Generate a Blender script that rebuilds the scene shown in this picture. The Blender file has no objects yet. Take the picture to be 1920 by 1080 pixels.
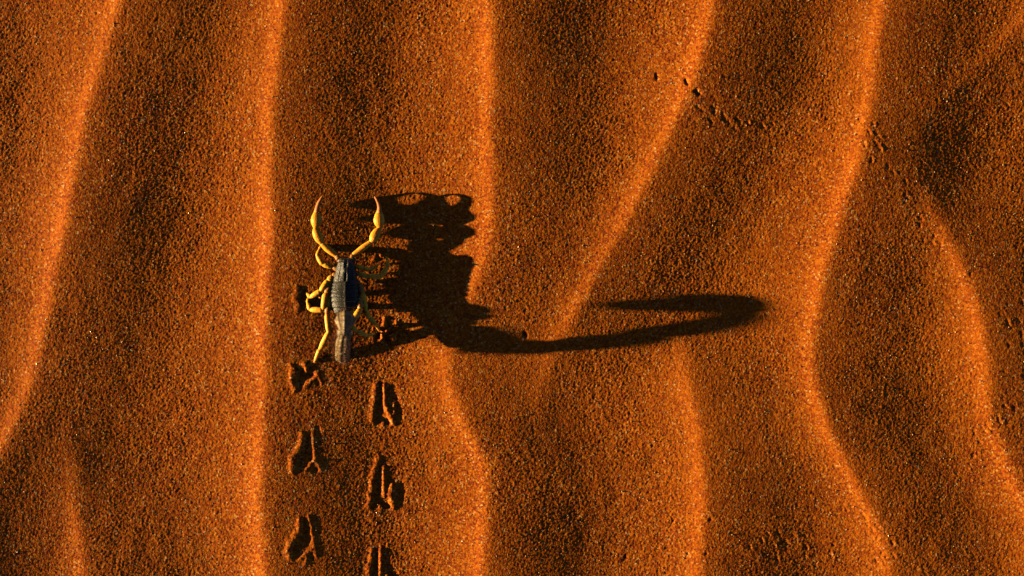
import bpy, bmesh, math, random
import numpy as np
from mathutils import Vector, Matrix, kdtree

R = math.radians
S = 0.0004                      # metres for one pixel of the 1920 x 1080 photograph on the sand
CAMH = 2667.0                   # camera height in those pixels (50 mm lens looking straight down)
SUN_EL, SUN_AZ = 7.4, 2.5       # degrees above the sand; degrees the light runs up the picture
EXPOSURE = 1.64

scene = bpy.context.scene
COL = scene.collection

# ---------------------------------------------------------------- camera
cam_d = bpy.data.cameras.new('camera')
cam_d.lens = 50; cam_d.sensor_width = 36
cam_d.clip_start = 0.01; cam_d.clip_end = 500
cam_d.dof.use_dof = True
cam_d.dof.focus_distance = (CAMH - 12) * S
cam_d.dof.aperture_fstop = 1.3
cam = bpy.data.objects.new('camera', cam_d); COL.objects.link(cam)
cam.location = (0, 0, CAMH * S)
scene.camera = cam

# ---------------------------------------------------------------- sky and sun
world = bpy.data.worlds.new('World'); scene.world = world; world.use_nodes = True
nt = world.node_tree; nt.nodes.clear()
sky = nt.nodes.new('ShaderNodeTexSky'); sky.sky_type = 'NISHITA'; sky.sun_disc = False
sky.sun_elevation = R(SUN_EL); sky.sun_rotation = R(270 - SUN_AZ)
sky.air_density = 0.12; sky.dust_density = 0.3; sky.ozone_density = 0.3; sky.altitude = 2000
bg = nt.nodes.new('ShaderNodeBackground'); bg.inputs['Strength'].default_value = 0.07
wo = nt.nodes.new('ShaderNodeOutputWorld')
nt.links.new(sky.outputs[0], bg.inputs[0]); nt.links.new(bg.outputs[0], wo.inputs[0])

sun_d = bpy.data.lights.new('sun', 'SUN'); sun_d.energy = 5.0; sun_d.angle = R(0.55)
sun_d.color = (1.0, 0.73, 0.37)
sun = bpy.data.objects.new('sun', sun_d); COL.objects.link(sun)
to_sun = Vector((-math.cos(R(SUN_EL)) * math.cos(R(SUN_AZ)), -math.cos(R(SUN_EL)) * math.sin(R(SUN_AZ)), math.sin(R(SUN_EL))))
sun.rotation_euler = to_sun.to_track_quat('Z', 'Y').to_euler()
sun.location = to_sun * 3

vs = scene.view_settings
vs.view_transform = 'Standard'; vs.look = 'None'; vs.gamma = 1.0; vs.use_curve_mapping = False
vs.exposure = EXPOSURE
scene.cycles.max_bounces = 6; scene.cycles.diffuse_bounces = 0

# ---------------------------------------------------------------- helpers
def W(px, py, h):
    """sand-plane pixel and height (both in pixels) -> metres"""
    return ((px - 960) * S, (540 - py) * S, h * S)

def V(px, py, h):
    """a point SEEN at pixel (px, py) that floats h above the datum -> sand-plane pixel"""
    k = (CAMH - h) / CAMH
    return (960 + (px - 960) * k, 540 + (py - 540) * k, h)

def tag(o, label=None, cat=None, group=None, kind=None):
    for k, v in (('label', label), ('category', cat), ('group', group), ('kind', kind)):
        if v: o[k] = v
    return o

def mesh_obj(name, verts, faces, mat, parent=None, smooth=True):
    me = bpy.data.meshes.new(name)
    me.from_pydata(verts, [], faces); me.update()
    if smooth: me.polygons.foreach_set('use_smooth', [True] * len(me.polygons))
    if mat: me.materials.append(mat)
    o = bpy.data.objects.new(name, me); COL.objects.link(o); o.parent = parent
    return o

class NT:
    def __init__(s, name):
        s.m = bpy.data.materials.new(name); s.m.use_nodes = True
        s.t = s.m.node_tree; s.t.nodes.clear()
        s.out = s.n('ShaderNodeOutputMaterial'); s.b = s.n('ShaderNodeBsdfPrincipled')
        s.l(s.b.outputs[0], s.out.inputs[0])
        s.co = s.n('ShaderNodeTexCoord').outputs['Object']
    def n(s, typ, **kw):
        nd = s.t.nodes.new(typ)
        for k, v in kw.items(): setattr(nd, k, v)
        return nd
    def l(s, a, b): s.t.links.new(a, b)
    def noise(s, scale, detail=2, rough=0.5):
        nd = s.n('ShaderNodeTexNoise'); s.l(s.co, nd.inputs['Vector'])
        nd.inputs['Scale'].default_value = scale; nd.inputs['Detail'].default_value = detail; nd.inputs['Roughness'].default_value = rough
        return nd
    def voronoi(s, scale, feature='F1'):
        nd = s.n('ShaderNodeTexVoronoi', feature=feature); s.l(s.co, nd.inputs['Vector']); nd.inputs['Scale'].default_value = scale
        return nd
    def ramp(s, fac, stops):
        nd = s.n('ShaderNodeValToRGB'); s.l(fac, nd.inputs[0]); cr = nd.color_ramp
        while len(cr.elements) < len(stops): cr.elements.new(0.5)
        for e, (p, c) in zip(cr.elements, stops): e.position = p; e.color = (*c, 1)
        return nd.outputs[0]
    def mix(s, fac, a, b, mode='MIX'):
        nd = s.n('ShaderNodeMix', data_type='RGBA', blend_type=mode)
        for sock, v in ((nd.inputs[0], fac), (nd.inputs[6], a), (nd.inputs[7], b)):
            if hasattr(v, 'is_output'): s.l(v, sock)
            elif isinstance(v, tuple): sock.default_value = (*v, 1)
            else: sock.default_value = v
        return nd.outputs[2]
    def bump(s, height, dist, strength=1.0, prev=None):
        nd = s.n('ShaderNodeBump'); s.l(height, nd.inputs['Height'])
        nd.inputs['Distance'].default_value = dist; nd.inputs['Strength'].default_value = strength
        if prev: s.l(prev, nd.inputs['Normal'])
        return nd.outputs[0]

# ---------------------------------------------------------------- materials
def sand_material():
    m = NT('red_sand'); b = m.b
    v = m.voronoi(1 / (3.0 * S)); sep = m.n('ShaderNodeSeparateColor'); m.l(v.outputs['Color'], sep.inputs[0])
    c = m.ramp(sep.outputs[0], [(0.0, (0.15, 0.026, 0.012)), (0.2, (0.28, 0.047, 0.008)), (0.5, (0.45, 0.100, 0.007)), (0.82, (0.56, 0.158, 0.008)), (0.95, (0.62, 0.22, 0.025)), (1.0, (0.68, 0.42, 0.16))])
    big = m.noise(9, 3); c = m.mix(m.ramp(big.outputs[0], [(0.3, (0, 0, 0)), (0.8, (.5, .5, .5))]), c, (0.47, 0.118, 0.006))
    m.l(c, b.inputs['Base Color'])
    b.inputs['Roughness'].default_value = 0.7; b.inputs['Specular IOR Level'].default_value = 0.05
    f1 = m.noise(1 / (5.0 * S), 2, 0.6)
    n1 = m.bump(f1.outputs[0], 0.9 * S, 0.5)
    n2 = m.bump(v.outputs['Distance'], 0.8 * S, 0.4, n1)
    m.l(n2, b.inputs['Normal'])
    return m.m
SAND = sand_material()

def simple(name, stops, scale, rough, bump=0.0, bscale=None, coat=0.0, sss=0.0, sss_col=None, spec=0.5):
    m = NT(name); b = m.b
    m.l(m.ramp(m.noise(scale, 4, 0.6).outputs[0], stops), b.inputs['Base Color'])
    b.inputs['Roughness'].default_value = rough; b.inputs['Specular IOR Level'].default_value = spec
    if sss:
        b.inputs['Subsurface Weight'].default_value = sss
        b.inputs['Subsurface Radius'].default_value = (1.0, 0.6, 0.2); b.inputs['Subsurface Scale'].default_value = 4 * S
    if bump:
        v = m.voronoi(bscale); n = m.bump(v.outputs['Distance'], bump, 0.7)
        n = m.bump(m.noise(bscale * 0.6, 3).outputs[0], bump, 0.6, n)
        m.l(n, b.inputs['Normal'])
    return m.m

px = 1 / S
M_BACK = simple('black_shell', [(0.3, (0.013, 0.012, 0.010)), (0.52, (0.026, 0.022, 0.014)), (0.75, (0.060, 0.046, 0.022))], px / 6, 0.42, 0.8 * S, px / 1.9, spec=0.35)
M_LEG = simple('yellow_shell', [(0.3, (0.64, 0.28, 0.016)), (0.55, (0.78, 0.40, 0.025)), (0.8, (0.84, 0.50, 0.05))], px / 9, 0.45, 0.25 * S, px / 2.5, sss=0.75, spec=0.25)
M_PALP = simple('amber_shell', [(0.3, (0.66, 0.26, 0.014)), (0.6, (0.82, 0.38, 0.024)), (0.8, (0.86, 0.46, 0.045))], px / 10, 0.42, 0.3 * S, px / 2.5, sss=0.75, spec=0.25)
M_FINGER = simple('red_brown_shell', [(0.3, (0.34, 0.105, 0.022)), (0.7, (0.48, 0.18, 0.03))], px / 8, 0.6, spec=0.25)
M_JOINT = simple('orange_joint_membrane', [(0.3, (0.36, 0.12, 0.015)), (0.7, (0.42, 0.17, 0.02))], px / 8, 0.45, spec=0.4)
M_TAIL = simple('dark_tan_shell', [(0.3, (0.07, 0.042, 0.020)), (0.45, (0.20, 0.125, 0.05)), (0.72, (0.40, 0.26, 0.10))], px / 6, 0.55, 0.7 * S, px / 2.6, spec=0.4)
M_HAIR = simple('red_brown_hair', [(0.3, (0.06, 0.020, 0.010)), (0.7, (0.13, 0.045, 0.018))], px / 4, 0.7, spec=0.1)
M_EYE = simple('glossy_black_eye', [(0.3, (0.01, 0.01, 0.012)), (0.7, (0.016, 0.016, 0.016))], px / 4, 0.08)
M_QUARTZ = simple('pale_quartz', [(0.35, (0.50, 0.26, 0.09)), (0.6, (0.62, 0.42, 0.20)), (0.8, (0.75, 0.65, 0.45))], px / 6, 0.25)

# ---------------------------------------------------------------- the sand: ripples, tracks, grains
# (crest points in the photograph's pixels, strength at each)
CRESTS = [
    [(290, -260, 1), (225, 0, 1), (195, 100, 1), (165, 220, 1), (140, 330, 1), (115, 450, 1), (100, 560, 1), (75, 680, .9), (40, 770, .9), (0, 850, .9), (-60, 980, .9), (-120, 1300, .9)],
    [(560, -260, 1), (530, 0, 1), (515, 150, 1), (508, 300, 1), (505, 450, 1.05), (503, 600, 1.05), (498, 700, 1), (488, 850, 1), (490, 950, 1), (500, 1080, 1), (510, 1350, 1)],
    [(905, -260, 1), (915, 0, 1), (918, 150, 1), (922, 280, 1), (920, 400, 1), (905, 490, .9), (880, 560, .7), (850, 630, .7), (840, 700, .75), (865, 790, .8), (905, 860, 1), (912, 960, 1), (905, 1080, 1), (900, 1350, 1)],
    [(1370, -260, 1), (1330, 0, 1), (1310, 100, 1), (1270, 220, 1), (1220, 320, .95), (1180, 400, .9), (1130, 480, .8), (1090, 560, .7), (1045, 650, .5), (1020, 720, .3), (1000, 790, 0), (1000, 1350, 0)],
    [(1265, -260, 0), (1265, 560, 0), (1272, 640, .25), (1285, 720, .7), (1305, 800, .9), (1320, 900, 1), (1315, 1000, 1), (1305, 1080, 1), (1290, 1350, 1)],
    [(1700, -260, 1), (1655, 0, 1), (1640, 100, 1), (1620, 220, 1), (1600, 300, 1), (1575, 400, 1.05), (1550, 480, 1.05), (1530, 560, 1.05), (1515, 640, 1), (1520, 720, .95), (1550, 800, .9), (1590, 880, .9), (1630, 960, .9), (1655, 1040, .9), (1670, 1100, .9), (1720, 1350, .9)],
    [(1990, -260, .9), (1960, 0, .4), (1690, 260, 0), (1720, 330, .15), (1765, 420, .5), (1800, 500, .8), (1830, 600, .95), (1845, 700, .95), (1855, 780, .9), (1890, 880, .9), (1925, 960, .9), (1980, 1100, .9), (2060, 1350, .9)],
    [(120, -260, 0), (130, 780, 0), (140, 880, .35), (150, 960, .55), (165, 1080, .7), (180, 1350, .9)],
]
rng = np.random.default_rng(7)
for k in range(1, 17):
    for sgn in (-1, 1):
        x0 = (2230 if sgn > 0 else -230) + sgn * (k - 1) * 385 + rng.uniform(-60, 60)
        ph = rng.uniform(0, 6.28)
        CRESTS.append([(x0 + 50 * math.sin(ph + y / 420.0) - 0.06 * (y - 540), y, min(1, 0.95 * math.exp(-max(0, k - 8) / 5.0))) for y in range(-6000, 7001, 150)])

_d = np.linspace(-700, 700, 2801)
_sl = np.where(_d < 0, 0.045 * np.exp(_d / 120.0) + 0.115 * np.exp(_d / 42.0), 0.0)
_neg = np.where(_d >= 0, np.exp(-((_d - 150) / 95.0) ** 2) + 0.25 * np.exp(-((_d - 55) / 40.0) ** 2), 0.0)
_neg *= _sl.sum() / _neg.sum()
_kk = np.hanning(81); _kk /= _kk.sum()
_sl = np.convolve(_sl, _kk, 'same'); _neg = np.convolve(_neg, _kk, 'same')
_sl += 0.055 * np.exp(-((_d + 4) / 15.0) ** 2); _neg *= _sl.sum() / _neg.sum()
_prof = np.cumsum(_sl - _neg) * 0.5 * 1.36
_prof -= _prof[0]

def ripples(X, Y):
    """smooth sand height in pixels; X (n,) and Y (m,) axes -> (m, n)"""
    H = np.zeros((len(Y), len(X)))
    for c in CRESTS:
        a = np.array(c, float)
        yy = np.linspace(a[0, 1], a[-1, 1], 400)
        xx = np.interp(yy, a[:, 1], a[:, 0]); st = np.interp(yy, a[:, 1], a[:, 2])
        ker = np.hanning(31); ker /= ker.sum()
        pad = lambda q: np.concatenate([q[0] + (q[0] - q[1:16][::-1]), q, q[-1] + (q[-1] - q[-16:-1][::-1])])
        xx = np.convolve(pad(xx), ker, 'valid'); st = np.clip(np.convolve(pad(st), ker, 'valid'), 0, 1.2)
        xc = np.interp(Y, yy, xx)
        lo, hi = (xx[1] - xx[0]) / (yy[1] - yy[0]), (xx[-1] - xx[-2]) / (yy[-1] - yy[-2])
        xc = np.where(Y < yy[0], xx[0] + np.clip(lo, -.1, .1) * np.maximum(Y - yy[0], -2500), xc)
        xc = np.where(Y > yy[-1], xx[-1] + np.clip(hi, -.1, .1) * np.minimum(Y - yy[-1], 2500), xc)
        s = np.interp(Y, yy, st)
        wob = 3 * np.sin(Y / 61.0 + c[0][0]) + 1.2 * np.sin(Y / 23.0 + 2 * c[0][0])
        s = s * (1 + 0.10 * np.sin(Y / 83.0 + 3 * c[0][0]) + 0.08 * np.sin(Y / 37.0 + c[0][0] * 1.7))
        d = X[None, :] - (xc + wob)[:, None]
        H += s[:, None] * np.interp(d, _d, _prof, left=0, right=0)
    far = np.hypot(X[None, :] - 960, Y[:, None] - 540)
    return H * np.clip(1.6 - far / 6000.0, 0, 1)

# sunk pads and pushed-up ridges of the tracks: list of (points (x, y, radius), height)
PITS = [
    # trail, left file
    ([(569, 693, 3), (566, 706, 6.5), (564, 716, 7.5)], -3.4), ([(568, 710, 5), (586, 702, 4)], -3.0), ([(584, 688, 3), (587, 697, 3)], -2.6),
    ([(598, 717, 3.5)], -2.0), ([(552, 688, 6), (550, 712, 7), (555, 728, 5)], 1.5), ([(575, 684, 4.5), (576, 693, 3)], 2.0), ([(595, 694, 3), (598, 704, 3.5), (603, 717, 3)], 0.9), ([(594, 707, 3), (583, 715, 3), (573, 725, 4)], 0.8),
    ([(578, 820, 3), (578, 838, 6.5), (574, 853, 8), (565, 871, 8.5)], -3.5), ([(583, 850, 6), (583, 860, 4)], -3.0), ([(598, 799, 3), (600, 816, 4), (601, 832, 2.5)], -1.5), ([(595, 880, 4)], -2.2),
    ([(568, 812, 4), (567, 832, 5), (551, 858, 7), (550, 882, 5)], 1.7), ([(588, 812, 3), (590, 836, 3.6), (592, 856, 3.6), (603, 878, 3)], 1.0), ([(589, 863, 3), (574, 880, 4)], 0.9),
    ([(573, 972, 3), (575, 992, 7), (570, 1010, 8), (558, 1031, 8.5)], -3.6), ([(581, 1006, 5), (577, 1018, 5)], -3.0), ([(595, 974, 3), (600, 988, 4), (601, 998, 2.5)], -1.5), ([(587, 1043, 4)], -2.2),
    ([(564, 972, 4), (563, 993, 5), (546, 1018, 7), (545, 1042, 5)], 1.7), ([(581, 966, 3), (586, 992, 3.6), (590, 1014, 4), (594, 1040, 3)], 1.0), ([(584, 1028, 3), (566, 1045, 4)], 0.9), ([(578, 1042, 2.5), (574, 1056, 2.5)], 1.0),
    # trail, right file
    ([(714, 718, 2.5), (713, 740, 4.5), (711, 768, 6.5), (710, 788, 7)], -3.5), ([(716, 785, 5), (729, 790, 4)], -3.0), ([(732, 730, 6), (740, 744, 7), (747, 764, 7), (751, 782, 5)], -1.3),
    ([(708, 720, 5), (702, 752, 5), (698, 788, 4)], 1.6), ([(720.5, 722, 3), (721, 748, 3.6), (725, 768, 3.6)], 2.0), ([(728, 768, 3.5), (732, 780, 5), (737, 792, 5)], 2.2), ([(740, 754, 2.2), (739, 774, 3)], 1.6), ([(718, 797, 5)], 1.0),
    ([(713, 876, 2.5), (711, 900, 4.5), (707, 930, 6.5), (702, 950, 5)], -3.4), ([(713, 940, 4), (727, 948, 4)], -3.0), ([(728, 888, 4), (731, 904, 5)], -1.2), ([(753, 905, 5), (754, 922, 7), (751, 942, 5)], -1.2),
    ([(709, 860, 5), (700, 896, 5.5), (693, 946, 4.5)], 1.7), ([(718.5, 876, 3), (720, 904, 3.6), (721, 930, 3.4)], 1.9), ([(735, 908, 3.5), (733, 928, 5.5), (738, 950, 4.5)], 2.3), ([(714, 950, 5)], 1.2),
    ([(707, 1038, 2.5), (705, 1060, 4.5), (702, 1090, 6.5), (703, 1108, 6)], -3.4), ([(724, 1046, 4), (732, 1062, 6), (740, 1084, 6)], -1.3),
    ([(698, 1030, 5), (694, 1066, 5), (691, 1100, 5)], 1.6), ([(714, 1028, 3), (713, 1058, 3.6), (714, 1090, 3.4)], 2.0), ([(727, 1080, 5), (731, 1104, 5)], 2.2),
    # where the feet stand now
    ([(574, 545, 4.5), (570, 560, 5.5), (572, 570, 3)], -4.0), ([(594, 561, 5), (588, 552, 3)], -3.5), ([(561, 540, 5), (558, 560, 6), (562, 578, 5)], 0.8),
    ([(709, 631, 5), (711, 624, 4)], -4.5), ([(727, 634, 6)], -4.0), ([(722, 596, 3), (720, 614, 3), (716, 636, 3)], 2.2), ([(728, 620, 3)], 2.0), ([(711, 484, 4.5)], -3.5), ([(702, 487, 4), (717, 481, 3)], 1.4),
    ([(744, 605, 3)], 2.0),
    # single dents
    ([(984, 624, 2.2), (985, 630, 3)], -4.5), ([(1284, 152, 2.0), (1288, 160, 2.4)], -3.5), ([(1302, 173, 3.0), (1308, 178, 3.2)], -4.5), ([(1304, 201, 1.8), (1316, 210, 1.8)], -1.3), ([(1334, 201, 2), (1338, 213, 2)], -1.4),
    ([(1326, 224, 1.8), (1334, 232, 1.8)], -1.2), ([(1354, 219, 2), (1360, 230, 2)], -1.3), ([(1230, 138, 2), (1231, 150, 2)], -2),
    ([(1330, 972, 3)], -1.8), ([(1323, 1036, 2.5)], -1.6), ([(1289, 1037, 2.5)], -1.6), ([(1262, 975, 2.5), (1258, 985, 2)], -1.2), ([(1173, 1042, 3), (1170, 1050, 2)], -1.2), ([(1614, 962, 2.5)], -1.2),
]
rr = random.Random(11)
def little_track(pts, n, spread, depth):
    a = np.array(pts, float); L = np.concatenate([[0], np.cumsum(np.hypot(*np.diff(a, axis=0).T))])
    for i in range(n):
        t = rr.uniform(0, L[-1]); x = np.interp(t, L, a[:, 0]) + rr.gauss(0, spread); y = np.interp(t, L, a[:, 1]) + rr.gauss(0, spread)
        an = rr.uniform(0.5, 1.6); ln = rr.uniform(3, 9); r = rr.uniform(1.6, 2.6)
        PITS.append(([(x, y, r), (x + ln * math.cos(an), y + ln * math.sin(an), r)], -depth * rr.uniform(0.6, 1.1)))
        if rr.random() < 0.5: PITS.append(([(x + 5, y - 1, r), (x + 5 + ln * math.cos(an), y + ln * math.sin(an), r)], depth * 0.55))
little_track([(1350, 215), (1380, 235), (1430, 235)], 8, 13, 1.1)
little_track([(1620, 220), (1640, 275), (1690, 365), (1720, 420), (1765, 470), (1820, 530)], 26, 11, 0.95)
little_track([(1880, 560), (1910, 620), (1900, 700)], 14, 11, 0.95)
little_track([(1870, 740), (1880, 770), (1820, 850)], 14, 13, 0.95)
little_track([(1420, 1000), (1460, 1015), (1530, 1030)], 20, 20, 1.0)
little_track([(1590, 940), (1640, 1000), (1640, 1060)], 14, 15, 0.95)
little_track([(700, 470), (725, 478)], 4, 5, 1.5)

def axis(lo, hi, step, far, n):
    a = np.arange(lo, hi + step, step)
    out, d, x = [], step, 0.0
    ratio = 1.16
    while x < far and len(out) < 120:
        d *= ratio; x += d; out.append(x)
    out = np.array(out)
    return np.concatenate([(a[0] - out)[::-1], a, a[-1] + out])

STEP = 1.85
GX = axis(-170, 2090, STEP, 150000, 60)
GY = axis(-140, 1220, STEP, 150000, 60)
NX, NY = len(GX), len(GY)
Hs = ripples(GX, GY)

def grains_noise(shape, scales, seed):
    r = np.random.default_rng(seed); fy = np.fft.fftfreq(shape[0])[:, None] / STEP; fx = np.fft.rfftfreq(shape[1])[None, :] / STEP
    out = np.zeros(shape)
    for lam, amp, ax in scales:      # lam: bump width in pixels; ax: stretch along the ripples
        f = np.hypot(fx, fy * ax)
        band = np.exp(-((f * lam - 1.0) / 0.55) ** 2)
        q = np.fft.irfft2(np.fft.rfft2(r.standard_normal(shape)) * band, s=shape)
        out += amp * q / q.std()
    return out

inx = np.clip(np.minimum(GX + 170, 2090 - GX) / 60, 0, 1)
iny = np.clip(np.minimum(GY + 140, 1220 - GY) / 60, 0, 1)
mask = iny[:, None] * inx[None, :]
gn = grains_noise((NY, NX), [(4.1, 0.16, 0.95), (5.8, 0.135, 1.05), (8.5, 0.09, 1.15), (16.0, 0.06, 1.25), (60.0, 0.10, 1.3)], 3)
patch = grains_noise((NY, NX), [(260.0, 1.0, 1.5)], 5)
gn = gn + 0.10 * np.maximum(gn, 0) ** 2
_lo, _hi = np.percentile(Hs[::7, ::7], [8, 96])
sort_ = np.clip((Hs - _lo) / (_hi - _lo), 0, 1)          # finer sand on the crests, coarser in the hollows
H = Hs + gn * mask * (1.12 - 0.50 * sort_ ** 1.3) * (1.0 + 0.16 * np.clip(patch, -2, 2))

def seg_field(X, Y, pts, wn, p=6):
    """0..1 falloff of a tapered chain"""
    best = np.zeros((len(Y), len(X)))
    P = pts if len(pts) > 1 else pts + [(pts[0][0] + .01, pts[0][1], pts[0][2])]
    for (x0, y0, r0), (x1, y1, r1) in zip(P[:-1], P[1:]):
        dx, dy = x1 - x0, y1 - y0; L2 = dx * dx + dy * dy
        t = np.clip(((X[None, :] - x0) * dx + (Y[:, None] - y0) * dy) / L2, 0, 1)
        d = np.hypot(X[None, :] - (x0 + t * dx), Y[:, None] - (y0 + t * dy)) / (r0 + t * (r1 - r0)) * (1 + 0.16 * wn)
        best = np.maximum(best, 1 / (1 + d ** p) * (d < 2.6) * np.clip((2.6 - d) / 0.8, 0, 1))
    return best
carve = np.zeros_like(H); warp = np.clip(grains_noise((NY, NX), [(9.0, 1.0, 1.0), (22.0, 1.0, 1.0)], 9), -2.5, 2.5)
for pts, h in PITS:
    pts = [(x_, y_, r_ * (0.88 if h < 0 else 0.95)) for x_, y_, r_ in pts]
    a = np.array([p[:2] for p in pts]); r = max(p[2] for p in pts) * 2.7
    i0, i1 = np.searchsorted(GX, [a[:, 0].min() - r, a[:, 0].max() + r]); j0, j1 = np.searchsorted(GY, [a[:, 1].min() - r, a[:, 1].max() + r])
    if i1 <= i0 or j1 <= j0: continue
    fld = seg_field(GX[i0:i1], GY[j0:j1], list(pts), warp[j0:j1, i0:i1]) * h
    sub = carve[j0:j1, i0:i1]
    if h < 0: sub[...] = np.minimum(sub, fld) + np.maximum(sub, 0)
    else: sub[...] = sub + fld * 1.0
_b = np.pad(carve, 1, mode='edge'); carve = (4 * carve + _b[:-2, 1:-1] + _b[2:, 1:-1] + _b[1:-1, :-2] + _b[1:-1, 2:]) / 8   # slumped edges
H = H + carve

me = bpy.data.meshes.new('sand')
co = np.empty((NY, NX, 3), np.float32)
co[..., 0] = ((GX - 960) * S)[None, :]; co[..., 1] = ((540 - GY) * S)[:, None]; co[..., 2] = H * S
nf = (NX - 1) * (NY - 1)
idx = np.arange(NX * NY, dtype=np.int32).reshape(NY, NX)
quads = np.stack([idx[1:, :-1], idx[1:, 1:], idx[:-1, 1:], idx[:-1, :-1]], -1).reshape(-1)
me.vertices.add(NX * NY); me.vertices.foreach_set('co', co.reshape(-1))
me.loops.add(nf * 4); me.loops.foreach_set('vertex_index', quads)
me.polygons.add(nf); me.polygons.foreach_set('loop_start', np.arange(0, nf * 4, 4, dtype=np.int32))
me.polygons.foreach_set('use_smooth', np.ones(nf, bool))
me.update(calc_edges=True); me.materials.append(SAND)
sand = bpy.data.objects.new('sand', me); COL.objects.link(sand)
tag(sand, 'rippled red orange desert sand with rows of paired tracks pressed into it', kind='structure')

def ground(px_, py_):
    i = int(np.clip(np.searchsorted(GX, px_), 1, NX - 1)); j = int(np.clip(np.searchsorted(GY, py_), 1, NY - 1))
    return float(H[j, i])
def ground_smooth(px_, py_):
    return float(ripples(np.array([px_]), np.array([py_]))[0, 0])

# ---------------------------------------------------------------- scorpion
BASE = ground_smooth(648, 545)       # the sand level under the body; heights below are above it
src_v, src_f, src_m = [], [], []     # shells that the body grows from
def WS(px_, py_, h):                 # scorpion point -> metres; the animal crouches a little
    return W(px_, py_, BASE + (h - BASE) * (0.93 if h > BASE + 4 else 1.0 - 0.07 * max(h - BASE, 0) / 4))
MATS = [M_BACK, M_LEG, M_PALP, M_FINGER, M_JOINT, M_TAIL]
BACK, LEG, PALP, FINGER, JOINT, TAIL = range(6)

def ring_loft(rings, mat):
    """rings: list of lists of points; closed tube with fan caps.  mat: int or one per ring"""
    off = len(src_v); n = len(rings[0])
    for r in rings: src_v.extend(r)
    for k in range(len(rings) - 1):
        mm = mat if isinstance(mat, int) else mat[k]
        for i in range(n):
            src_f.append((off + k * n + i, off + k * n + (i + 1) % n, off + (k + 1) * n + (i + 1) % n, off + (k + 1) * n + i)); src_m.append(mm)
    for k, flip in ((0, True), (len(rings) - 1, False)):
        c = np.mean(np.array(rings[k]), axis=0); ci = len(src_v); src_v.append(tuple(c))
        mm = mat if isinstance(mat, int) else mat[min(k, len(rings) - 2)]
        for i in range(n):
            a, b_ = off + k * n + i, off + k * n + (i + 1) % n
            src_f.append((b_, a, ci) if flip else (a, b_, ci)); src_m.append(mm)

def limb(pts, mat, n=14, keel=0.0, flat=1.0, wide=1.0):
    """pts: (seen x, seen y, height above BASE, radius) in pixels, tapered tube; rounded ends"""
    P = []
    for (x, y, h, r) in pts:
        w = V(x, y, h + BASE); P.append((Vector(w), r))
    # rounded ends
    def ext(a, ra, b_, f): d = (a - b_).normalized(); return (a + d * ra * f, ra * 0.55)
    P = [ext(P[0][0], P[0][1], P[1][0], 0.6)] + P + [ext(P[-1][0], P[-1][1], P[-2][0], 0.6)]
    rings = []
    up = Vector((0, 0, 1)); ref = None
    for k, (p, r) in enumerate(P):
        a = P[max(k - 1, 0)][0]; c = P[min(k + 1, len(P) - 1)][0]; t = (c - a).normalized()
        s = t.cross(up)
        if s.length < 0.15: s = ref.copy() if ref else Vector((1, 0, 0))
        s.normalize(); ref = s; u = s.cross(t).normalized()
        ring = []
        for i in range(n):
            an = 2 * math.pi * i / n
            rad = r * (1 + keel * (math.cos(4 * an) ** 8))
            q = p + s * (rad * wide * math.cos(an)) + u * (rad * flat * math.sin(an))
            ring.append((q.x, q.y, q.z))
        rings.append(ring)
    ring_loft(rings, mat)

def interp_limb(pts, n):
    a = np.array(pts, float); d = np.concatenate([[0], np.cumsum(np.linalg.norm(np.diff(a[:, :3], axis=0), axis=1))])
    t = np.linspace(0, d[-1], n)
    return [tuple(np.interp(x, d, a[:, k]) for k in range(4)) for x in t]

# trunk: dark carapace and seven overlapping back plates
prof = [(486, 635, 662.5, 31), (490, 633.5, 663.5, 33), (504, 630, 666, 34), (516, 627, 668.5, 34.5), (528, 624, 670.5, 35), (545, 621, 672.5, 35), (557, 620.3, 673, 35.5), (570, 621.5, 672.5, 35), (582, 624.5, 671, 32), (588, 627, 668, 29), (592, 631, 664, 26)]
pa = np.array(prof)
plates = [486, 528.5, 534, 540.5, 548, 556.5, 566, 577, 591]
rings = []
NB = 44
def trunk_ring(y, inset):
    x0 = np.interp(y, pa[:, 0], pa[:, 1]) + inset; x1 = np.interp(y, pa[:, 0], pa[:, 2]) - inset; top = np.interp(y, pa[:, 0], pa[:, 3]) - inset
    cx, hw = (x0 + x1) / 2, (x1 - x0) / 2
    bot = 8.0; mid = 21.0
    ring = []
    for i in range(NB):
        an = 2 * math.pi * i / NB
        ca, sa = math.cos(an), math.sin(an)
        if sa >= 0:
            z = mid + (top - mid) * abs(sa) ** 0.95
            if y > 527:                                   # faint median keel
                z += 0.9 * math.exp(-((ca * hw) / 2.2) ** 2)
            else:                                         # carapace: median furrow, eye hump, side furrow
                f = math.exp(-((ca * hw) / 1.8) ** 2)
                hump = math.exp(-((y - 506) / 6.0) ** 2)
                z -= 2.2 * f * (1 - hump) + 0.0
                z += 2.2 * hump * math.exp(-((ca * hw) / 5.0) ** 2)
                z += 1.3 * math.exp(-((abs(ca) * hw - 4.2) / 1.5) ** 2) * (1 if y < 522 else 0.4)
                z -= 1.2 * math.exp(-((abs(ca) * hw - 9.0 - (y - 505) * 0.12) / 1.6) ** 2) * math.exp(-((y - 516) / 9.0) ** 2)
                if y < 489: z -= 0.8 * f
        else:
            z = mid + (mid - bot) * sa
        q = V(cx + hw * ca, y, 0); k = (CAMH - z - BASE) / CAMH
        ring.append((960 + (cx + hw * ca - 960) * k, 540 + (y - 540) * k, z + BASE))
    return ring
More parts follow.
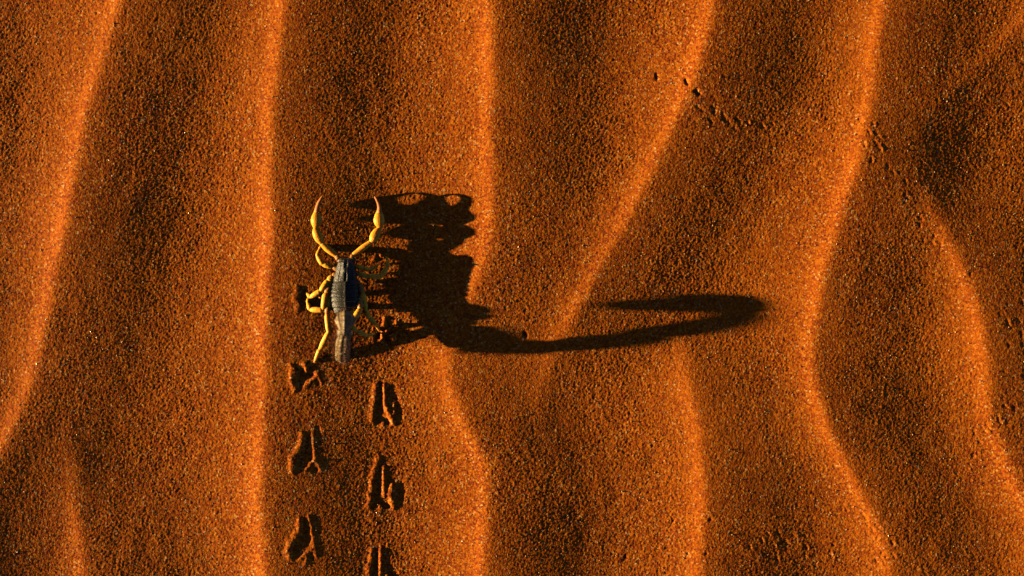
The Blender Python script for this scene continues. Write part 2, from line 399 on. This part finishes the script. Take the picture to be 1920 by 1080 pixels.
for pi_ in range(len(plates) - 1):
    y0, y1 = plates[pi_], plates[pi_ + 1]
    n = 16 if pi_ == 0 else 5
    for t in np.linspace(0, 1, n):
        y = y0 + (y1 - y0) * (0.02 + 0.93 * t)
        ins = 0.0
        if pi_ > 0: ins = 1.7 * (1 - t) ** 3 - 0.5 * t ** 3         # each plate tucks under the one ahead of it
        if pi_ == 0 and t < 0.08: ins = 2.0
        if pi_ == len(plates) - 2 and t > 0.8: ins = 1.0
        rings.append(trunk_ring(y, ins))
ring_loft(rings, BACK)
limb([(636, 488, 18, 6), (662, 488, 18, 6)], BACK)                 # mouth front
limb([(645.5, 491, 17, 4), (645, 483, 17, 3)], JOINT); limb([(653, 491, 17, 4), (653.5, 483, 17, 3)], JOINT)

# pincer arms
def palp(coxa, femur, patella, hand, fing_fixed, fing_move):
    fat = lambda P, f: [(*q[:3], q[3] * f) for q in P]
    femur, patella, hand, fing_fixed, fing_move = fat(femur, 1.06), fat(patella, 1.08), fat(hand, 1.12), fat(fing_fixed, 1.2), fat(fing_move, 1.2)
    limb(coxa, JOINT); limb(interp_limb(femur, 7), PALP, keel=0.06); limb(interp_limb(patella, 9), PALP, keel=0.05)
    limb(interp_limb(hand, 11), PALP, flat=1.0); limb(interp_limb(fing_fixed, 10), FINGER, n=10); limb(interp_limb(fing_move, 10), FINGER, n=10)
palp([(638, 491, 17, 5.0), (634, 484, 18, 5.8), (631, 480, 18, 5.0)],
     [(630, 479, 18, 4.0), (622, 473, 19, 5.2), (612, 465, 20, 5.6), (604, 458, 20.5, 4.2)],
     [(602.5, 456, 20.5, 4.2), (599, 449, 20.5, 7.2), (595, 441, 20.5, 7.9), (591.5, 433, 20, 6.2), (590.3, 428.5, 19, 3.6)],
     [(590.8, 427, 20, 3.8), (592, 420, 20, 8.2), (592.8, 412, 20, 9.4), (593, 404, 19.5, 7.4), (592.8, 398, 19.5, 4.8)],
     [(592.8, 400, 17, 4.4), (594, 389, 12.5, 3.2), (597, 380, 11.5, 2.6), (601, 373, 12.5, 2.0), (604.5, 367.5, 16.5, 1.3)],
     [(593.4, 401, 19.5, 4.4), (594.5, 390, 22, 3.2), (597.2, 381, 23, 2.6), (601, 374, 23, 2.0), (604.3, 368, 19, 1.3)])
palp([(657, 491, 17, 5.0), (659, 485, 17.5, 5.2), (661, 479, 17, 4.6)],
     [(663, 476.5, 17, 3.8), (673, 470, 17.5, 4.9), (684, 462, 18, 5.3), (694, 455, 18.5, 4.2)],
     [(696, 453.5, 18.5, 4.2), (700, 448, 18, 7.8), (704, 440, 17, 8.2), (708, 433, 16, 6.8), (711, 428, 15.5, 3.8)],
     [(712, 427, 15.5, 3.8), (711.5, 420, 15, 8.4), (710.6, 412.5, 14.5, 9.6), (710.6, 404, 14.5, 7.6), (710.8, 397, 14.5, 5.0)],
     [(710.8, 399, 12.5, 4.4), (711.4, 389, 10, 3.4), (709.5, 381, 10, 2.8), (706, 374, 11, 2.1), (702.6, 369, 15.5, 1.4)],
     [(711.0, 400, 16.5, 4.4), (711.8, 390, 19.5, 3.4), (710, 382, 21, 2.8), (706.5, 375, 21.5, 2.1), (703.2, 369.5, 18, 1.3)])

# walking legs: trochanter/femur/patella/tibia/tarsus; feet come down to the sand
def leg(pts, foot_r=1.6, mats=None):
    """pts: joints (x, y, h, r) from body to foot; each joint pinched, each link swollen a little"""
    for k in range(len(pts) - 1):
        a, c = np.array(pts[k], float), np.array(pts[k + 1], float); a[3] *= 1.24; c[3] *= 1.24
        link = [tuple(a * [1, 1, 1, .74])]
        for t, s in ((0.15, 1.05), (0.45, 1.13), (0.75, 1.05)):
            q = a + (c - a) * t; q[3] *= s; q[2] += 0.8 * math.sin(math.pi * t); link.append(tuple(q))
        link.append(tuple(c * [1, 1, 1, .74]))
        limb(link, (mats[k] if mats else LEG), n=12)
    # two small claws
    f = pts[-1]; d = np.array(f[:2]) - np.array(pts[-2][:2]); d = d / (np.linalg.norm(d) + 1e-6); s = np.array([-d[1], d[0]])
    for sg in (-1, 1):
        e = np.array(f[:2]) + d * 3.0 + s * sg * 1.8
        limb([(f[0], f[1], f[2], 0.9), (e[0], e[1], max(f[2] - 0.6, 0.6), 0.5)], JOINT, n=8)
def gz(x, y): return ground(x, y) - BASE
J = JOINT
leg([(634, 505, 14, 4.0), (624, 500, 15, 3.6), (605, 496, 18, 3.8), (594.5, 480, 15, 3.2), (599, 467, 7, 2.3), (602, 460, gz(602, 460) + 1, 1.5)], mats=[J, LEG, LEG, LEG, LEG])
leg([(630, 515, 13, 4.5), (624, 519, 15, 4.4), (615, 526, 17, 4.4), (601, 546, 18, 4.2), (582, 557, 11, 3.6), (577, 552, 4, 2.4), (575.5, 549, gz(575.5, 549) + 1, 1.5)], mats=[J, LEG, LEG, LEG, LEG, LEG])
leg([(628, 528, 12, 5.0), (619, 536, 14, 5.4), (611, 550, 17, 5.2), (605.5, 581, 19, 3.9), (582, 580.5, 11, 4.0), (576.5, 568, 5, 2.6), (577, 559, gz(577, 559) + 1, 1.7)], mats=[J, J, LEG, LEG, LEG, LEG])
leg([(629, 545, 12, 5.0), (619, 556, 14, 4.4), (615, 577, 17, 4.4), (612.5, 588, 20, 3.6), (616, 623, 24, 4.0), (600, 655, 11, 4.0), (589.5, 678, gz(589.5, 678) + 2.0, 1.9)], mats=[J, LEG, J, LEG, LEG, LEG])
leg([(661, 499, 14, 4.0), (668, 500, 15, 3.4), (682, 503, 17, 3.3), (693, 506, 13, 3.0), (704, 500, 7, 2.2), (711, 495, gz(711, 495) + 1, 1.5)], mats=[J, LEG, LEG, LEG, LEG])
leg([(664, 512, 13, 4.4), (673, 514, 16, 3.8), (690, 518, 19, 3.8), (713, 519, 15, 4.0), (726.5, 501, 9, 3.4), (727, 489, 5, 2.2), (724, 482, gz(724, 482) + 1, 1.5)], mats=[J, LEG, LEG, LEG, LEG, LEG])
leg([(665, 528, 12, 5.0), (674, 533, 15, 4.8), (680, 550, 20, 4.6), (685.5, 583, 21, 4.0), (693, 596, 15, 3.8), (706, 610, 8, 2.8), (711, 620, gz(711, 620) + 1.5, 1.6)], mats=[J, J, LEG, LEG, LEG, LEG])
leg([(664, 545, 12, 5.0), (674, 556, 17, 4.6), (675, 580, 30, 4.4), (662, 601, 36, 4.2), (657, 611, 33, 3.8), (668, 621, 24, 3.6), (688, 629, 10, 3.2), (704, 625, gz(704, 625) + 1.5, 1.7)], mats=[J, J, LEG, LEG, LEG, LEG, LEG])

# tail: five keeled rings rising behind the body and arching forward, then the sting
tail_line = [(648, 588, 22), (646, 625, 30), (645, 656, 38), (643, 671, 53), (642, 666, 64), (642, 657, 75), (642.5, 648, 83.5), (643.5, 638, 91.5), (645, 625, 96)]
def catmull(P, n):
    P = np.array(P, float); Q = np.vstack([2 * P[0] - P[1], P, 2 * P[-1] - P[-2]]); out = []
    for i in range(1, len(Q) - 2):
        for t in np.linspace(0, 1, n, endpoint=False):
            out.append(0.5 * (2 * Q[i] + (Q[i + 1] - Q[i - 1]) * t + (2 * Q[i - 1] - 5 * Q[i] + 4 * Q[i + 1] - Q[i + 2]) * t ** 2 + (-Q[i - 1] + 3 * Q[i] - 3 * Q[i + 1] + Q[i + 2]) * t ** 3))
    out.append(P[-1]); return np.array(out)
tl = catmull(tail_line, 24)
TL = np.concatenate([[0], np.cumsum(np.linalg.norm(np.diff(tl, axis=0), axis=1))])
_at = lambda h: float(np.interp(h, tl[:, 2], TL))
cuts = np.array([0, _at(29.5), _at(40), _at(56), _at(75), TL[-1]])
radii = [13.0, 12.8, 12.6, 12.8, 12.8]
hair_sites = []
def tail_point(s): return np.array([np.interp(s, TL, tl[:, k]) for k in range(3)])
def tail_frame(s):
    p = tail_point(s); t = tail_point(min(s + .5, TL[-1])) - tail_point(max(s - .5, 0)); t /= np.linalg.norm(t)
    side = np.array([1.0, 0, 0]); side -= t * side.dot(t); side /= np.linalg.norm(side)
    out = np.cross(t, side)      # away from the inner side of the curl
    return p, t, side, out
NT_ = 40
for k in range(5):
    s0, s1, r = cuts[k], cuts[k + 1], radii[k]
    rings = []
    for t in np.linspace(0, 1, 15):
        s = s0 + (s1 - s0) * t
        p, tt, side, out = tail_frame(s)
        sw = 0.80 + 0.24 * math.sin(math.pi * (0.12 + 0.78 * t)) ** 0.8
        if t < 0.05 or t > 0.95: sw *= 0.64
        if k == 4: sw *= 1.0 - 0.34 * t * t
        ring = []
        for i in range(NT_):
            an = 2 * math.pi * i / NT_
            keel = 0.0
            for ka in (32, 68, 112, 148, 212, 248, 292, 328):
                dd = (math.degrees(an) - ka + 180) % 360 - 180
                keel += math.exp(-(dd / 6.5) ** 2) * (0.13 if ka < 180 else 0.15)
            rad = r * sw * (0.93 + keel) * (1 - 0.10 * abs(math.sin(an)) ** 6)
            q = p + side * rad * (1.0, 0.98, 1.0, 1.18, 1.26)[k] * math.cos(an) + out * rad * 0.94 * math.sin(an)
            kk = (CAMH - q[2] - BASE) / CAMH
            ring.append((960 + (q[0] - 960) * kk, 540 + (q[1] - 540) * kk, q[2] + BASE))
            if k >= 1 and 0.1 < t < 0.95: hair_sites.append((ring[-1], side * math.cos(an) + out * math.sin(an), tt))
        rings.append(ring)
    ring_loft(rings, TAIL)
    if k: 
        p, tt, side, out = tail_frame(s0)
        a, b_ = p - tt * 3, p + tt * 3
        limb([(*a, r * .66), (*b_, r * .66)], BACK, n=20, wide=1.3)
sting = [(645, 625, 96, 6.8), (645.3, 618, 96.5, 8), (645.7, 609, 94.5, 11), (646.3, 601.5, 89.5, 13.8), (646.8, 598, 84, 14.4), (647.2, 597, 79.5, 13.6), (647.4, 597.5, 76.5, 11), (647.5, 598.5, 74, 6.5), (647.6, 599.5, 72, 2)]
limb([(645, 631, 94.5, 6.4), (645, 626, 95.5, 6.8), (645, 619, 96, 6.6)], TAIL, n=28, wide=1.85, keel=0.12)
limb(sting[:7], TAIL, n=32, keel=0.16, wide=1.2); limb(sting[6:], FINGER, n=12)
for _k in range(320):
    _a = np.array(sting[random.Random(_k).randrange(1, 6)]); _q = random.Random(_k + 500); _d3 = np.array([_q.gauss(0, 1), _q.gauss(0, .8), _q.gauss(0, 1)]); _d3 /= np.linalg.norm(_d3)
    hair_sites.append((tuple(np.array(V(_a[0], _a[1], _a[2] + BASE)) + _d3 * _a[3] * np.array([1.1, .95, .95])), _d3, np.zeros(3)))

# grow one skin over all of it
sm = bpy.data.meshes.new('scorpion_source')
sm.from_pydata([WS(*v) for v in src_v], [], src_f); sm.update()
bm = bmesh.new(); bm.from_mesh(sm); bmesh.ops.recalc_face_normals(bm, faces=bm.faces); bm.to_mesh(sm); bm.free()
tmp = bpy.data.objects.new('scorpion_source', sm); COL.objects.link(tmp)
md = tmp.modifiers.new('skin', 'REMESH'); md.mode = 'VOXEL'; md.voxel_size = 0.62 * S; md.use_smooth_shade = True
dg = bpy.context.evaluated_depsgraph_get()
body = bpy.data.meshes.new_from_object(tmp.evaluated_get(dg)); body.name = 'scorpion'
bpy.data.objects.remove(tmp)
# smooth the voxel steps
nv = len(body.vertices); c = np.empty(nv * 3, np.float64); body.vertices.foreach_get('co', c); c = c.reshape(-1, 3)
ed = np.empty(len(body.edges) * 2, np.int32); body.edges.foreach_get('vertices', ed); ed = ed.reshape(-1, 2)
deg = np.bincount(ed.ravel(), minlength=nv)[:, None]
for lam in (0.55, -0.57, 0.55, -0.57):
    acc = np.zeros_like(c)
    for k in range(3):
        acc[:, k] = np.bincount(ed[:, 0], c[ed[:, 1], k], nv) + np.bincount(ed[:, 1], c[ed[:, 0], k], nv)
    c = c + lam * (acc / np.maximum(deg, 1) - c)
body.vertices.foreach_set('co', c.reshape(-1)); body.update()
# material of each face from the nearest shell
kd = kdtree.KDTree(len(src_f))
for i, f in enumerate(src_f):
    kd.insert(Vector(WS(*np.mean([src_v[j] for j in f], axis=0))), i)
kd.balance()
body.materials.clear()
for m_ in MATS: body.materials.append(m_)
nfb = len(body.polygons); cen = np.empty(nfb * 3); body.polygons.foreach_get('center', cen); cen = cen.reshape(-1, 3)
body.polygons.foreach_set('material_index', [src_m[kd.find(q)[1]] for q in cen])
body.polygons.foreach_set('use_smooth', [True] * nfb); body.update()
scorpion = bpy.data.objects.new('scorpion', body); COL.objects.link(scorpion)
tag(scorpion, 'black backed scorpion with yellow legs and pincers and a raised hairy tail', 'scorpion')

# eyes on the hump, hairs on the tail and legs
for ex in (646.0, 651.0):
    bm = bmesh.new(); bmesh.ops.create_icosphere(bm, subdivisions=2, radius=1.5 * S)
    me_ = bpy.data.meshes.new('eye'); bm.to_mesh(me_); bm.free(); me_.materials.append(M_EYE)
    me_.polygons.foreach_set('use_smooth', [True] * len(me_.polygons))
    e = bpy.data.objects.new('eye', me_); COL.objects.link(e); e.location = WS(*V(ex, 506, 36.6 + BASE)); e.parent = scorpion

hv, hf = [], []
hr = random.Random(5)
def hair(p, d, L, r):
    d = Vector(d).normalized(); s = d.orthogonal().normalized(); u = d.cross(s); p = Vector(p); o = len(hv)
    bend = Vector((hr.uniform(-.25, .25), hr.uniform(-.25, .25), hr.uniform(-.2, .2)))
    for k, rr_ in ((0, r), (1, r * .7)):
        q = p + d * L * 0.5 * k + bend * L * 0.1 * k
        for i in range(3):
            an = 2.094 * i; hv.append(WS(*(q + s * rr_ * math.cos(an) + u * rr_ * math.sin(an))))
    hv.append(WS(*(p + d * L + bend * L * 0.5)))
    for i in range(3):
        j = (i + 1) % 3; hf.append((o + i, o + j, o + 3 + j, o + 3 + i)); hf.append((o + 3 + i, o + 3 + j, o + 6))
for (p, nrm, tt) in hair_sites:
    _c = np.array([646.0, 627.0, 76.0 + BASE]) - np.array(p); _c[0] = 0
    if hr.random() < (0.75 if p[2] > BASE + 70 else 0.5) and not (np.dot(_c / (np.linalg.norm(_c) + 1e-6), nrm) > 0.25 and p[2] > BASE + 45):
        d = nrm + tt * hr.uniform(-.1, .5) + np.array([hr.gauss(0, .25) for _ in range(3)])
        hair(p, d, hr.uniform(4, 14) * (1.25 if p[2] > BASE + 80 else 0.8), hr.uniform(.2, .34))
mesh_obj('hair', hv, hf, M_HAIR, scorpion)

# ---------------------------------------------------------------- clods kicked up by the feet, pale grains
def clod(seen, r, seed, label):
    bm = bmesh.new(); bmesh.ops.create_icosphere(bm, subdivisions=4, radius=r * S)
    q = random.Random(seed); ax = [(Vector((q.gauss(0, 1), q.gauss(0, 1), q.gauss(0, 1))).normalized(), q.uniform(.1, .28) * q.choice((-1, 1))) for _ in range(14)]
    for v in bm.verts:
        n = v.co.normalized(); k = 1.0
        for a, w in ax: k += w * max(0, n.dot(a)) ** 6
        k += q.uniform(-.05, .05)
        v.co = Vector((n.x * 1.0, n.y * 1.15, n.z * 0.85)) * r * S * k
    me_ = bpy.data.meshes.new('sand_clod'); bm.to_mesh(me_); bm.free(); me_.materials.append(SAND)
    me_.polygons.foreach_set('use_smooth', [True] * len(me_.polygons))
    o = bpy.data.objects.new('sand_clod', me_); COL.objects.link(o)
    g = ground(*seen); o.location = W(seen[0], seen[1], g + r * 0.55)
    tag(o, label, 'sand clod')
clod((738, 632), 7.0, 1, 'large orange sand clod lying at the hind foot of the scorpion')
clod((744, 609), 3.0, 4, 'tiny sand crumb alone on the shadowed sand beyond the large clod')
clod((726, 622), 3.4, 2, 'small sand crumb between the hind feet and the large clod')
clod((701, 616), 3.2, 3, 'small sand crumb beside the bent hind leg of the scorpion')

gv, gf = [], []
gr = np.random.default_rng(21)
t_ = (1 + 5 ** .5) / 2
ico = np.array([(-1, t_, 0), (1, t_, 0), (-1, -t_, 0), (1, -t_, 0), (0, -1, t_), (0, 1, t_), (0, -1, -t_), (0, 1, -t_), (t_, 0, -1), (t_, 0, 1), (-t_, 0, -1), (-t_, 0, 1)]) / 1.9
icf = np.array([(0, 11, 5), (0, 5, 1), (0, 1, 7), (0, 7, 10), (0, 10, 11), (1, 5, 9), (5, 11, 4), (11, 10, 2), (10, 7, 6), (7, 1, 8), (3, 9, 4), (3, 4, 2), (3, 2, 6), (3, 6, 8), (3, 8, 9), (4, 9, 5), (2, 4, 11), (6, 2, 10), (8, 6, 7), (9, 8, 1)])
NG = 3800
gx = gr.uniform(-150, 2070, NG); gy = gr.uniform(-120, 1200, NG); gs = np.clip(gr.lognormal(0.0, 0.38, NG), .45, 1.6) * 0.75
V_, F_ = [], []
for k in range(NG):
    sc = gs[k] * gr.uniform(.75, 1.25, 3)
    p = (ico * gr.uniform(.8, 1.15, (12, 1))) * sc
    p = p + [gx[k], gy[k], ground(gx[k], gy[k]) + gs[k] * .25]
    V_.append(p); F_.append(icf + 12 * k)
V_ = np.vstack(V_); V_ = np.stack([(V_[:, 0] - 960) * S, (540 - V_[:, 1]) * S, V_[:, 2] * S], -1)
q = mesh_obj('pale_grains', V_.tolist(), np.vstack(F_)[:, ::-1].tolist(), M_QUARTZ, smooth=False)
tag(q, 'scattered pale glinting quartz grains among the red sand', 'sand grains', kind='stuff')
